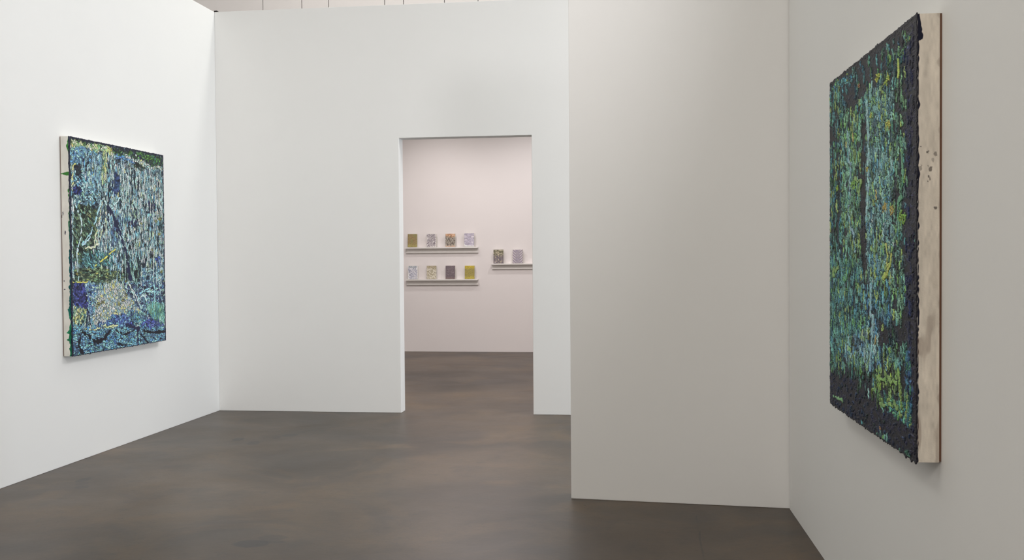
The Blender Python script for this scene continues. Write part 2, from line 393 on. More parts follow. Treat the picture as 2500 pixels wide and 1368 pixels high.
# boarded wall rising above and behind the doorway wall
PY = 11.0
joints = [-6.0, -5.2, -4.214, -3.773, -3.472, -2.849, -2.641, -2.194, -1.831, -1.20, -0.7, 0.0, 0.45, 1.1, 1.7, 2.4, 3.0, 3.8, 4.6, X1]
bm = bmesh.new()
x = X0
for j in joints:
    bm_box(bm, x + .004, j - .004, PY, PY + .025, 3.92, ZC, 0)
    x = j
bm_box(bm, X0, X1, PY + .03, PY + .10, 3.92, ZC, 1)
struct(finish('wall_upper', bm, [M_PANEL, M_DARK]))
LEFT_ART=dict(
R=[
(((0.5,-0.8),(148.0,-0.0),(147.6,12.7),(104.3,10.8),(60.0,6.7),(1.4,5.6)),(30,34,56),(76,118,62),0.42,'i'),
(((1.9,6.8),(20.5,6.6),(40.7,6.4),(41.8,7.6),(26.1,10.9),(16.2,19.7),(2.0,20.3)),(44,74,110),(122,180,208),0.9,'i'),
(((5.2,22.4),(37.4,18.2),(36.5,47.7),(4.4,49.2)),(32,50,64),(140,192,206),0.65,'i'),
(((20.5,9.7),(46.6,8.0),(45.9,31.6),(19.8,30.3)),(30,46,68),(140,188,208),0.6,'v'),
(((44.8,7.9),(53.3,7.7),(50.7,31.2),(44.1,30.1)),(50,80,80),(190,215,140),0.65,'v'),
(((5.2,21.0),(16.3,19.1),(17.2,24.5),(12.7,28.4),(6.2,24.7)),(30,30,45),(40,60,60),0.15,'i'),
(((15.9,13.1),(20.3,13.9),(19.0,19.8),(15.2,18.6)),(34,36,66),(40,60,90),0.1,'i'),
(((22.5,17.4),(28.2,16.9),(27.5,20.6),(21.8,20.5)),(30,33,55),(40,60,90),0.1,'i'),
(((5.4,34.9),(14.7,33.7),(16.7,42.0),(4.6,41.8)),(32,38,84),(44,62,130),0.2,'i'),
(((3.1,1.9),(9.6,2.7),(20.6,4.5),(32.1,1.8),(49.8,1.5),(60.2,0.7),(62.5,7.1),(40.7,7.1),(15.0,6.6),(3.0,6.7)),(70,110,70),(222,228,170),0.74,'i'),
(((51.6,2.2),(59.0,0.8),(61.3,6.9),(53.9,7.0)),(120,140,80),(226,208,100),0.8,'i'),
(((77.8,4.0),(97.6,6.4),(111.3,8.5),(121.9,9.3),(146.2,10.0),(147.6,13.4),(125.4,13.1),(111.2,12.2),(90.8,9.7),(77.7,7.3)),(40,60,60),(205,230,200),0.66,'i'),
(((99.1,2.3),(111.6,1.4),(112.9,4.3),(101.1,5.1)),(40,80,42),(86,136,62),0.7,'i'),
(((112.9,3.0),(124.3,2.9),(122.7,6.5),(116.3,5.7)),(40,80,42),(86,136,62),0.7,'i'),
(((125.0,4.2),(136.7,2.8),(140.4,4.9),(132.9,7.6),(125.6,7.6)),(40,90,60),(82,140,64),0.75,'i'),
(((87.7,2.4),(95.1,1.7),(93.6,5.1),(87.0,5.1)),(40,80,42),(86,132,60),0.6,'i'),
(((68.2,6.3),(92.2,9.2),(96.1,11.5),(77.6,10.6),(66.8,9.0)),(30,50,90),(105,155,200),0.75,'h'),
(((94.1,10.4),(107.8,11.2),(118.2,13.7),(107.6,16.6),(94.0,14.4)),(28,38,46),(70,100,60),0.3,'i'),
(((63.4,17.6),(72.2,21.7),(71.7,36.3),(58.9,42.8)),(33,48,90),(60,85,130),0.3,'d'),
(((3.8,50.7),(24.9,48.2),(39.2,53.7),(33.8,78.7),(15.1,93.9),(2.6,90.8)),(26,38,36),(104,132,104),0.5,'d'),
(((52.5,51.6),(76.3,52.2),(75.5,78.2),(51.7,78.5)),(28,32,64),(140,185,200),0.45,'v'),
(((18.7,66.7),(31.7,69.4),(29.8,77.2),(17.2,78.8)),(25,34,32),(96,124,96),0.4,'d'),
(((14.3,84.3),(38.4,82.3),(57.6,84.8),(63.6,94.4),(37.9,96.0),(12.3,93.9)),(28,50,56),(96,150,152),0.6,'d'),
(((3.0,95.3),(29.2,95.6),(68.5,98.3),(94.7,99.7),(94.5,105.3),(49.6,107.5),(2.7,105.7)),(28,42,38),(128,154,110),0.55,'h'),
(((75.3,84.8),(105.2,91.4),(101.3,108.2),(74.6,107.5)),(25,36,44),(120,160,150),0.45,'v'),
(((118.8,39.6),(131.8,40.3),(131.5,50.0),(118.5,50.5)),(34,36,66),(50,70,100),0.2,'i'),
(((82.7,56.9),(99.4,58.0),(99.2,63.3),(83.9,61.8)),(36,34,72),(60,80,130),0.2,'i'),
(((134.9,58.5),(144.7,58.2),(144.4,67.0),(136.9,66.5)),(30,50,58),(60,90,90),0.3,'i'),
(((128.8,88.1),(140.8,86.4),(140.4,99.4),(130.0,96.8)),(34,50,120),(110,150,200),0.3,'v'),
(((105.1,96.5),(146.5,97.0),(146.1,109.3),(104.7,108.3)),(32,50,75),(150,200,210),0.66,'i'),
(((1.0,106.2),(17.5,106.7),(22.3,115.3),(22.9,132.2),(18.5,127.3),(2.2,122.0)),(40,43,96),(66,78,138),0.35,'i'),
(((17.5,106.7),(40.6,106.6),(37.4,112.8),(28.2,127.9),(27.9,138.6),(23.9,136.8),(22.3,116.9)),(40,60,100),(150,195,215),0.66,'i'),
(((74.6,107.5),(146.1,109.3),(144.8,148.1),(103.5,145.3),(87.2,124.3)),(36,40,74),(138,192,205),0.46,'i'),
(((36.9,129.9),(49.0,127.4),(73.9,131.9),(90.2,136.1),(93.3,144.6),(36.5,144.5)),(36,44,100),(110,165,205),0.5,'i'),
(((37.4,113.4),(50.8,108.5),(61.9,106.5),(74.5,110.8),(86.0,121.0),(97.2,128.1),(103.9,133.5),(80.3,133.9),(61.1,132.1),(45.6,136.6),(29.6,138.7),(28.7,131.0)),(50,74,98),(214,230,204),0.92,'y'),
(((80.4,130.6),(103.9,132.5),(114.3,139.2),(103.5,145.3),(86.7,140.8)),(36,50,90),(130,190,185),0.6,'i'),
(((1.1,122.9),(11.4,124.6),(20.8,129.0),(19.4,135.0),(8.2,138.8),(0.6,138.3)),(45,80,90),(200,215,140),0.62,'y'),
(((113.2,128.9),(129.1,126.9),(145.5,128.7),(145.0,144.6),(128.6,142.8),(118.7,135.4)),(60,110,110),(125,185,160),0.7,'v'),
(((103.7,141.9),(121.4,139.6),(145.0,144.6),(144.8,148.8),(103.5,148.0)),(42,50,112),(84,104,170),0.4,'i'),
(((-1.5,137.2),(146.4,148.2),(147.4,162.5),(-2.3,161.8)),(28,30,50),(112,174,214),0.8,'w'),
],
S=[
(((3.2,53.7),(2.4,79.0),(1.6,104.2)),1.8,(150,190,215),1),
(((6.1,46.2),(10.7,54.9),(16.1,62.2),(13.5,74.3),(7.6,84.9),(10.3,105.9)),2.6,(165,205,215),1.5),
(((45.5,42.5),(36.2,57.0),(25.9,71.1),(15.5,78.8)),3,(140,190,200),2),
(((45.5,43.2),(40.2,59.9),(32.7,75.6),(33.7,81.7)),2,(200,220,160),2),
(((76.9,36.0),(67.0,44.6),(57.4,51.4),(42.4,66.1)),2.6,(160,205,215),2),
(((55.1,46.8),(55.7,68.9),(55.0,91.1)),2.4,(165,195,215),1),
(((47.9,44.0),(60.4,56.1),(70.7,68.6),(80.4,88.0),(89.1,107.9)),2.5,(165,210,210),2),
(((52.6,48.5),(66.5,61.6),(77.5,78.2),(86.5,104.5)),7,(28,34,72),2),
(((67.1,60.6),(80.7,78.2),(94.8,98.0)),2,(150,200,205),2),
(((15.5,78.8),(27.0,72.6),(29.5,66.4)),3,(150,190,210),2),
(((16.6,80.6),(32.6,80.2),(40.9,75.5),(44.8,66.0)),2.5,(190,215,160),2),
(((31.5,95.3),(44.1,89.8),(64.0,81.2)),2.6,(222,216,80),0.6),
(((1.6,106.0),(9.2,106.2),(22.6,106.2)),1.6,(214,210,90),1),
(((74.6,109.1),(88.8,116.1),(94.0,123.0)),2,(170,210,200),1.5),
(((82.4,107.7),(90.8,115.2),(100.7,126.6)),2,(190,215,200),2),
(((100.9,118.2),(113.6,114.6),(128.1,111.3)),2.4,(120,180,210),1.5),
(((109.4,115.8),(123.6,117.0),(133.2,114.2)),2.4,(140,195,210),1.5),
(((97.4,123.1),(107.8,119.2),(113.3,123.8)),3,(160,210,215),2),
(((126.7,108.8),(127.9,119.2),(126.1,127.8)),3,(130,190,210),1.5),
(((135.6,109.1),(138.2,121.4),(142.5,126.8)),2,(150,200,210),1.5),
(((98.5,108.1),(99.5,121.5),(103.9,133.5)),1.8,(150,195,215),1.5),
(((13.6,142.8),(21.9,146.4),(29.2,150.7),(36.2,152.5)),5,(24,22,34),1),
(((36.2,152.5),(45.2,150.1),(54.5,144.5)),6,(26,24,38),1),
(((62.6,144.4),(68.2,148.1),(77.2,149.4),(87.8,148.2),(93.3,145.6)),3.5,(28,28,44),1),
(((96.7,145.8),(97.6,160.0)),4,(34,32,70),1),
(((106.9,148.6),(122.5,151.4),(144.7,152.0)),4.5,(26,26,40),1),
(((103.4,151.4),(110.9,156.7),(116.5,159.9)),3,(28,28,50),1),
(((64.2,155.8),(70.5,157.3),(78.3,158.0)),4,(28,30,44),1),
(((11.3,145.0),(8.9,152.4),(13.1,159.1)),5,(28,26,40),1.5),
(((78.7,142.0),(93.3,145.3),(101.5,145.8)),5,(34,36,74),1.5),
(((38.3,140.8),(48.6,140.3),(58.3,142.2)),2.5,(175,205,150),2),
(((17.0,140.3),(27.8,142.0),(39.5,142.2),(64.0,141.3)),2.2,(190,210,140),2),
(((21.9,127.5),(23.5,132.2),(25.5,140.0)),3,(30,30,52),1),
(((60.2,0.7),(61.3,6.6)),1.5,(220,215,120),1),
(((4.2,21.0),(5.0,28.4),(3.7,35.9)),2.5,(214,214,120),1.4),
(((34.1,10.2),(34.3,24.3),(34.1,38.5)),1.7,(130,175,205),1.3),
(((38.3,9.2),(38.5,21.4),(38.4,33.6)),1.7,(130,175,205),1.3),
(((42.4,9.4),(42.5,25.2),(42.3,41.1)),1.7,(130,175,205),1.3),
(((58.8,8.5),(58.9,22.7),(58.8,37.0)),1.7,(165,208,206),1.3),
(((62.3,12.9),(62.4,29.6),(62.2,46.4)),1.7,(165,208,206),1.3),
(((75.1,9.5),(75.0,32.5),(74.6,55.5)),1.7,(165,208,206),1.3),
(((78.3,10.5),(77.9,44.3),(77.2,78.2)),1.7,(165,208,206),1.3),
(((82.2,10.1),(82.2,32.7),(81.8,55.3)),1.7,(165,208,206),1.3),
(((86.2,9.8),(86.1,34.1),(85.6,58.4)),1.7,(165,208,206),1.3),
(((89.4,12.1),(89.2,38.5),(88.7,64.9)),1.7,(188,220,200),1.3),
(((94.0,13.4),(93.7,45.7),(93.0,78.1)),1.7,(165,208,206),1.3),
(((99.3,17.9),(99.7,27.9),(99.7,37.9)),1.7,(165,208,206),1.3),
(((104.7,19.2),(104.5,48.6),(103.9,78.0)),1.7,(188,220,200),1.3),
(((108.9,20.5),(108.4,56.0),(107.7,91.4)),1.7,(165,208,206),1.3),
(((112.4,18.6),(112.4,41.4),(112.0,64.3)),1.7,(188,220,200),1.3),
(((116.7,18.2),(116.2,54.9),(115.4,91.5)),1.7,(165,208,206),1.3),
(((122.3,19.5),(122.6,34.9),(122.4,50.3)),1.7,(188,220,200),1.3),
(((127.4,19.1),(126.7,64.0),(125.6,108.8)),1.7,(188,220,200),1.3),
(((132.2,27.4),(132.5,42.1),(132.4,56.9)),1.7,(188,220,200),1.3),
(((138.0,32.3),(138.4,43.6),(138.4,54.9)),1.7,(205,222,160),1.3),
(((144.3,21.4),(144.0,56.5),(143.2,91.7)),1.7,(165,208,206),1.3),
(((90.4,64.9),(90.7,78.1),(90.6,91.3)),1.7,(188,220,200),1.3),
(((94.3,68.1),(94.6,81.4),(94.5,94.7)),1.7,(165,208,206),1.3),
(((83.8,65.0),(84.1,74.9),(84.1,84.7)),1.7,(165,208,206),1.3),
(((78.8,78.2),(79.0,92.9),(78.8,107.6)),1.7,(165,208,206),1.3),
(((70.0,91.2),(70.4,99.3),(70.5,107.4)),1.7,(130,175,205),1.3),
(((65.2,81.6),(65.4,96.0),(65.3,110.5)),1.7,(130,175,205),1.3),
(((113.4,77.9),(113.7,89.8),(113.7,101.7)),1.7,(165,208,206),1.3),
(((119.7,79.5),(120.0,94.1),(119.9,108.7)),1.7,(165,208,206),1.3),
(((131.8,63.8),(131.8,88.1),(131.4,112.4)),1.7,(165,208,206),1.3),
(((139.5,77.6),(139.7,95.1),(139.6,112.7)),1.7,(165,208,206),1.3),
(((42.2,53.6),(42.5,64.5),(42.4,75.4)),1.7,(205,222,160),1.3),
(((49.4,53.3),(49.6,67.5),(49.5,81.7)),1.7,(205,222,160),1.3),
(((59.2,52.9),(59.7,59.3),(59.8,65.6)),1.7,(165,208,206),1.3),
(((38.9,66.2),(39.1,78.6),(39.0,91.0)),1.7,(165,208,206),1.3),
],
D=[
((138.7,55.6),4,(226,210,90)),
((131.3,57.3),3,(214,210,110)),
((137.6,68.2),3.2,(226,212,90)),
((8.3,99.8),2.4,(214,180,80)),
((79.2,107.0),2,(220,212,80)),
((106.2,59.8),2.6,(214,214,110)),
((25.3,55.8),4,(190,205,120)),
((124.7,81.6),2,(214,205,90)),
((140.3,100.4),2.5,(190,210,80)),
((79.5,118.1),3,(226,210,110)),
((37.1,123.7),4,(224,216,110)),
((43.1,122.4),3,(224,216,120)),
((67.7,125.1),3,(224,216,110)),
((74.2,122.1),3,(224,205,100)),
])
RIGHT_ART=dict(
R=[
(((-2.8,-3.1),(133.0,-1.5),(133.0,6.0),(105.9,4.6),(75.0,2.6),(-1.1,1.6)),(27,25,36),(30,30,46),0.1,'v'),
(((26.9,3.6),(75.0,2.6),(100.6,6.1),(98.0,10.5),(68.8,16.5),(26.9,16.9)),(24,25,40),(60,110,115),0.2,'v'),
(((2.4,1.6),(26.9,2.2),(48.9,3.7),(45.4,5.0),(19.0,4.8),(4.1,4.7)),(24,40,55),(80,145,145),0.75,'i'),
(((95.3,7.9),(126.7,7.3),(126.8,18.8),(100.7,13.7)),(25,36,45),(58,98,92),0.4,'v'),
(((98.0,7.0),(113.4,6.4),(126.7,5.0),(125.8,7.6),(113.5,8.3),(99.1,8.8)),(30,50,50),(108,160,96),0.5,'i'),
(((-1.1,4.3),(25.4,10.0),(25.3,74.0),(-1.3,73.9)),(22,25,38),(75,130,125),0.36,'v'),
(((25.4,15.1),(58.5,18.1),(58.5,86.5),(25.2,87.5)),(24,28,42),(105,160,132),0.52,'v'),
(((67.6,14.1),(104.4,18.4),(104.6,93.5),(67.6,95.4)),(26,38,54),(112,164,160),0.66,'v'),
(((104.3,15.0),(121.2,16.6),(121.3,36.2),(106.5,34.5)),(24,26,42),(100,150,110),0.3,'v'),
(((104.4,34.2),(121.3,36.2),(121.5,97.9),(104.6,99.0)),(24,28,46),(100,150,125),0.42,'v'),
(((103.4,53.4),(120.9,51.9),(120.9,64.3),(103.4,65.9)),(24,26,42),(90,130,120),0.25,'v'),
(((58.5,22.7),(66.9,23.8),(68.9,98.4),(60.5,98.9)),(26,23,33),(60,80,90),0.14,'v'),
(((0.4,77.5),(59.2,77.2),(59.2,116.2),(0.3,124.1)),(24,34,50),(85,142,136),0.62,'v'),
(((59.8,86.5),(104.5,85.2),(104.6,112.9),(68.9,116.7)),(24,32,50),(90,150,160),0.45,'v'),
(((30.6,109.9),(81.2,99.1),(85.9,114.2),(30.6,117.5)),(30,48,62),(118,166,176),0.6,'v'),
(((87.0,100.9),(125.7,95.6),(125.7,104.1),(87.0,108.2)),(24,24,42),(50,90,80),0.15,'v'),
(((75.2,116.0),(95.5,113.1),(118.7,111.4),(125.8,118.4),(125.8,126.2),(108.8,127.5),(75.2,128.8)),(22,28,42),(112,150,84),0.34,'v'),
(((-1.5,123.4),(48.9,118.1),(75.2,120.5),(68.9,125.9),(-1.5,127.0)),(22,26,44),(80,130,100),0.28,'v'),
(((95.5,125.2),(113.8,123.4),(127.2,124.1),(127.2,128.6),(103.6,129.7),(92.8,128.5)),(26,60,80),(90,160,130),0.6,'i'),
(((-1.5,125.2),(26.7,124.3),(62.5,126.4),(92.8,129.2),(128.1,129.5),(134.4,128.7),(134.5,140.2),(-1.5,141.4)),(22,23,46),(36,56,84),0.2,'i'),
(((120.2,5.9),(128.5,5.7),(128.9,103.8),(120.6,104.5)),(28,31,54),(38,48,84),0.2,'v'),
(((120.6,104.5),(128.0,103.9),(129.0,129.4),(120.7,129.0)),(30,52,92),(52,108,128),0.5,'v'),
(((127.2,2.2),(133.8,2.5),(134.5,140.2),(127.7,140.2)),(29,27,46),(34,34,62),0.15,'v'),
],
S=[
(((34.5,21.3),(41.8,41.6),(38.2,57.6),(50.3,74.0)),3,(120,160,170),3),
(((70.1,18.2),(71.4,40.9),(68.9,61.9)),4,(125,170,172),3),
(((116.0,36.9),(117.5,47.6),(116.5,54.2),(111.6,60.7),(113.7,71.5)),3,(86,146,112),3),
(((115.5,31.5),(115.5,38.2)),2.5,(150,190,90),1),
(((111.5,10.9),(112.5,15.7)),3,(165,195,80),1),
(((73.9,86.1),(76.4,100.9),(73.9,116.2)),4,(120,168,180),3),
(((97.0,71.3),(99.2,79.7),(103.5,76.9)),3,(165,185,90),2),
(((92.7,82.7),(101.4,79.7),(104.5,75.5)),3,(160,180,80),2),
(((112.8,113.3),(113.8,118.6),(115.8,125.1)),3,(124,162,80),2),
(((84.7,119.4),(98.2,119.2),(108.8,117.6)),3,(120,160,84),3),
(((87.1,127.9),(98.3,127.0),(113.8,125.4)),2.4,(116,156,86),3),
(((7.2,136.1),(26.7,135.5)),2,(110,160,110),1),
(((18.9,80.8),(6.5,81.9),(10.7,84.4)),3,(112,150,84),3),
(((48.9,45.3),(59.1,47.6),(55.8,52.1)),3,(116,154,86),3),
],
D=[
((84.6,11.7),4,(180,195,70)),
((96.9,14.5),5,(165,195,80)),
((94.3,58.5),4,(190,170,90)),
((103.9,59.9),4,(185,165,90)),
((116.1,63.0),6,(140,195,80)),
((99.1,30.4),4,(185,195,80)),
((15.7,46.7),3,(150,190,70)),
((68.9,43.0),3,(190,185,90)),
((75.0,23.4),3,(170,190,80)),
((45.4,47.5),5,(130,185,80)),
((101.4,107.6),3,(130,190,90)),
((55.8,9.9),2,(170,120,80)),
((88.2,136.7),1.5,(150,110,80)),
((123.5,139.5),3,(70,120,100)),
])

# ------------------------------------------------------------------ brushwork generator (numpy)
RNG = np.random.default_rng(7)
_T = RNG.standard_normal((512, 512)).astype(np.float32)


def N(x, y, seed=0):
    """smooth value noise, roughly unit variance"""
    x = x + seed * 17.31; y = y + seed * 9.77
    xi = np.floor(x).astype(int); yi = np.floor(y).astype(int)
    fx = x - xi; fy = y - yi
    fx = fx * fx * (3 - 2 * fx); fy = fy * fy * (3 - 2 * fy)
    t = lambda a, b_: _T[b_ % 512, a % 512]
    return ((t(xi, yi) * (1 - fx) + t(xi + 1, yi) * fx) * (1 - fy) + (t(xi, yi + 1) * (1 - fx) + t(xi + 1, yi + 1) * fx) * fy) * 1.6


def uni(a):
    """rank-normalise to 0..1"""
    r = np.empty(a.size, dtype=np.float32)
    r[np.argsort(a, axis=None)] = np.linspace(0, 1, a.size, dtype=np.float32)
    return r.reshape(a.shape)


def sstep(a, b_, x):
    t = np.clip((x - a) / (b_ - a), 0, 1)
    return t * t * (3 - 2 * t)


def inside(poly, x, y):
    r = np.zeros(x.shape, dtype=bool)
    n = len(poly)
    for i in range(n):
        x0, y0 = poly[i]; x1, y1 = poly[(i + 1) % n]
        if y0 == y1:
            continue
        c = (y0 > y) != (y1 > y)
        r ^= c & (x < (x1 - x0) * (y - y0) / (y1 - y0) + x0)
    return r


def paint_canvas(art, w, h, nx, ny, sx, sy, base, border, seed, gain, edge_w):
    """w,h in cm. returns colour (linear) and relief (mm) on an nx by ny grid; v runs down"""
    X, Y = np.meshgrid(np.linspace(0, w, nx), np.linspace(0, h, ny))
    wx = X + edge_w * (N(X / 3.0 / sx, Y / 2.4 / sy, seed) + .6 * N(X / 1.1 / sx, Y / .9 / sy, seed + 1))
    wy = Y + edge_w * (N(X / 3.0 / sx, Y / 2.4 / sy, seed + 2) + .6 * N(X / 1.1 / sx, Y / .9 / sy, seed + 3)) * .8
    tx = X + 1.0 * N(X / 4 / sx, Y / 3 / sy, seed + 4); ty = Y + 1.0 * N(X / 4 / sx, Y / 3 / sy, seed + 5)

    def ridge(a):
        return 1 - 2.1 * np.abs(a)
    fine = N(tx / .55 / sx, ty / .45 / sy, seed + 30)
    T = {}
    T['i'] = .9 * ridge(N(tx / 1.9 / sx, ty / 1.5 / sy, seed + 6)) + .9 * N(tx / 1.2 / sx, ty / .95 / sy, seed + 7) + .5 * fine
    T['v'] = .9 * ridge(N(tx / 1.5 / sx, ty / 7.5 / sy, seed + 8)) + .75 * N(tx / 1.1 / sx, ty / 2.2 / sy, seed + 9) + .45 * fine
    T['h'] = .9 * ridge(N(tx / 6 / sx, ty / 1.1 / sy, seed + 10)) + .8 * N(tx / 2.4 / sx, ty / .8 / sy, seed + 11) + .4 * fine
    da = (tx / sx + ty / sy * .8); db = (tx / sx - ty / sy * .8)
    T['d'] = .9 * ridge(N(da / 1.2, db / 4.5, seed + 12)) + .7 * N(da / .9, db / 1.8, seed + 13) + .4 * fine
    T['y'] = .9 * N(tx / 1.0 / sx, ty / 1.5 / sy, seed + 14) + .5 * ridge(N(tx / 1.6 / sx, ty / 2.6 / sy, seed + 15)) + .5 * fine
    T['w'] = .8 * N(tx / 1.3 / sx, ty / .9 / sy, seed + 16) + .5 * N(tx / 5 / sx, ty / 1.8 / sy, seed + 17) + .5 * fine
    T = {k: uni(v) for k, v in T.items()}
    D = np.empty(X.shape + (3,)); Lc = np.empty_like(D); cov = np.empty(X.shape); tex = T[base[3]].copy()
    D[:] = base[0]; Lc[:] = base[1]; cov[:] = base[2]
    for poly, dc, lc, cv, ty_ in art['R']:
        m_ = inside(poly, wx, wy)
        D[m_] = dc; Lc[m_] = lc; cov[m_] = cv; tex[m_] = T[ty_][m_]
    typ = np.full(X.shape, 'ivhdyw'.index(base[3]))
    for poly, dc, lc, cv, ty_ in art['R']:
        typ[inside(poly, wx, wy)] = 'ivhdyw'.index(ty_)
    th = 1 - cov
    v1 = N(X / 5 / sx, Y / 6 / sy, seed + 20); v2 = N(X / 1.3 / sx, Y / 1.5 / sy, seed + 21)
    # ground coat: dark, with a half-tone scumble
    mk = sstep(th - .10, th + .10, tex) * .38
    D = D * (1 + .20 * v2[..., None] + .12 * fine[..., None])
    dk2 = sstep(.7, 1.5, N(X / 2.2 / sx, Y / 3 / sy, seed + 24))[..., None] * .45
    D = D * (1 - dk2) + (D * .5 + np.array(border['mid']) * .5) * dk2
    C = D * (1 - mk[..., None]) + Lc * mk[..., None]
    relief = mk * .8 + .2 * fine + .2 * v2
    # thousands of short loaded-brush strokes, each with its dark rim
    px, py = w / (nx - 1), h / (ny - 1)
    n = border['n']
    qx = RNG.uniform(0, w, n); qy = RNG.uniform(0, h, n)
    ii = np.clip((qy / py).astype(int), 0, ny - 1); jj = np.clip((qx / px).astype(int), 0, nx - 1)
    keep = RNG.uniform(0, 1, n) < np.clip(cov[ii, jj] * 1.25 - .05, 0, 1) * (.10 + .90 * (tex[ii, jj] > th[ii, jj] - .10)) * np.where(N(qx / (6 * sx), qy / 6, seed + 77) + .5 * N(qx / 2.2, qy / 3, seed + 78) < -1.0, .35, 1.0)
    qx, qy, ii, jj = qx[keep], qy[keep], ii[keep], jj[keep]; n = len(qx)
    ty = typ[ii, jj]
    ang = np.choose(ty, [RNG.uniform(0, np.pi, n), np.pi / 2 + .14 * RNG.standard_normal(n), .18 * RNG.standard_normal(n),
                         1.05 + .2 * RNG.standard_normal(n), 1.45 + .35 * RNG.standard_normal(n), .5 * RNG.standard_normal(n)])
    ln = np.choose(ty, [1.8, 4.2, 2.6, 2.4, 1.7, 1.6]) * RNG.uniform(.5, 1.5, n) * border['len']
    K = 16
    t_ = np.linspace(-.5, .5, K)
    ph = RNG.uniform(0, 6.28, (n, 1)); wob = RNG.uniform(.08, .30, (n, 1)) * border['wob']
    cx = qx[:, None] + ln[:, None] * t_ * np.cos(ang)[:, None] * sx * 1.15 - wob * np.sin(ang)[:, None] * np.sin(ph + t_ * ln[:, None] * 3.2) * sx
    cyy = qy[:, None] + ln[:, None] * t_ * np.sin(ang)[:, None] + wob * np.cos(ang)[:, None] * np.sin(ph + t_ * ln[:, None] * 3.2)
    colr = Lc[ii, jj] * (1 + .11 * RNG.standard_normal((n, 1)) + .05 * v1[ii, jj][:, None]) * (1 + .03 * RNG.standard_normal((n, 3)))
    u = RNG.uniform(0, 1, n)
    ti = (u < .24) & (v1[ii, jj] < .6); colr[ti] = colr[ti] * np.array(border['tint'])
    tb = (u > .80); colr[tb] = colr[tb] * np.array([.72, .88, 1.06])
    yl = (ty == 4) & (RNG.uniform(0, 1, n) < .20); colr[yl] = np.array([228, 214, 118]) * RNG.uniform(.85, 1.05, (yl.sum(), 1))
    dim = RNG.uniform(0, 1, n) < border['dim']
    colr[dim] = colr[dim] * .55 + D[ii, jj][dim] * .45
    for cl, pr in border['flecks']:
        zone = N(qx / 9, qy / 14, seed + 41 + int(cl[0])) > .15
        fk = (RNG.uniform(0, 1, n) < pr) & zone & (cov[ii, jj] > .3); colr[fk] = np.array(cl) * RNG.uniform(.8, 1.1, (fk.sum(), 1))
    rim = D[ii, jj] * .62
    rx0, ry0 = border['r']
    for lo in range(0, n, 400):
        hi = min(n, lo + 400); m2 = hi - lo
        sc = RNG.uniform(.75, 1.25, (m2, 1)) * np.sqrt(np.clip(1.05 - (2 * t_) ** 2, .2, 1))
        IX = []; IY = []; CC = []; RR = []; ORD = []
        for lay, (grow, cc_, rl) in enumerate(((1.0, rim[lo:hi], .1), (0.0, colr[lo:hi], 1.3))):
            rx = rx0 * sc + grow * border['rim'] * 1.15; ry = ry0 * sc + grow * border['rim']
            kx = int(rx.max() / px) + 1; ky = int(ry.max() / py) + 1
            gx = np.round(cx[lo:hi] / px).astype(int); gy = np.round(cyy[lo:hi] / py).astype(int)
            for oy in range(-ky, ky + 1):
                for ox in range(-kx, kx + 1):
                    ok = (ox * px / rx) ** 2 + (oy * py / ry) ** 2 <= 1.0
                    a_, b2 = np.nonzero(ok)
                    IX.append(gx[a_, b2] + ox); IY.append(gy[a_, b2] + oy); CC.append(cc_[a_])
                    d2 = (ox * px / rx[a_, b2]) ** 2 + (oy * py / ry[a_, b2]) ** 2
                    RR.append(np.full(len(a_), .1) if lay == 0 else .9 + .7 * (1 - d2)); ORD.append(a_ * 2 + lay)
        IX = np.concatenate(IX); IY = np.concatenate(IY); CC = np.concatenate(CC); RR = np.concatenate(RR); ORD = np.concatenate(ORD)
        o_ = np.argsort(ORD, kind='stable')
        IX = IX[o_]; IY = IY[o_]; CC = CC[o_]; RR = RR[o_]
        g = (IX >= 0) & (IX < nx) & (IY >= 0) & (IY < ny)
        C[IY[g], IX[g]] = CC[g]; relief[IY[g], IX[g]] = RR[g]
    C = C * (1 + .05 * fine + .04 * v2)[..., None]

    def stamp(cx, cy_, rad, col, jit):
        R_ = rad
        kx = int(R_ / px) + 1; ky = int(R_ / py) + 1
        oy, ox = np.mgrid[-ky:ky + 1, -kx:kx + 1]
        keep = (ox * px) ** 2 + (oy * py) ** 2 <= R_ * R_ * 1.05
        ox = ox[keep]; oy = oy[keep]
        cc = np.array(col) * (1 + jit * RNG.standard_normal((len(cx), 1))) * (1 + .05 * RNG.standard_normal((len(cx), 3)))
        ix = np.clip((np.round(np.asarray(cx) / px).astype(int)[:, None] + ox[None]), 0, nx - 1).ravel()
        iy = np.clip((np.round(np.asarray(cy_) / py).astype(int)[:, None] + oy[None]), 0, ny - 1).ravel()
        C[iy, ix] = np.repeat(cc, len(ox), axis=0)
        relief[iy, ix] = (1.6 if sum(col) > 200 else .3) + .2 * RNG.standard_normal(len(ix))
    for pts, wd, col, jt in art['S']:
        p = np.array(pts, float); seg = np.hypot(*(p[1:] - p[:-1]).T); tot = seg.sum()
        n = max(4, int(tot / .28)); s = np.linspace(0, tot, n); cum = np.r_[0, np.cumsum(seg)]
        qx = np.interp(s, cum, p[:, 0]); qy = np.interp(s, cum, p[:, 1])
        k1 = RNG.uniform(0, 500)
        qx = qx + jt * .24 * (N(s / 3.0 + k1, s * 0 + k1) + .5 * N(s / 1.0 + k1, s * 0 + 3)); qy = qy + jt * .15 * N(s / 2.0 + k1, s * 0 + 9)
        rad = wd * .21 * (1 + .25 * N(s / 2.5 + k1, s * 0 + 5))
        on = N(s / 2.2 + k1, s * 0 + 7) > (-1.25 if wd < 3 else -3)
        if sum(col) > 250:
            for q in range(0, n, 2):
                if on[q]:
                    stamp([qx[q]], [qy[q]], max(.22, rad[q]) + .34, (26, 36, 52), .1)
        for q in range(0, n, 1):
            if on[q]:
                stamp([qx[q]], [qy[q]], max(.22, rad[q]), col, .09)
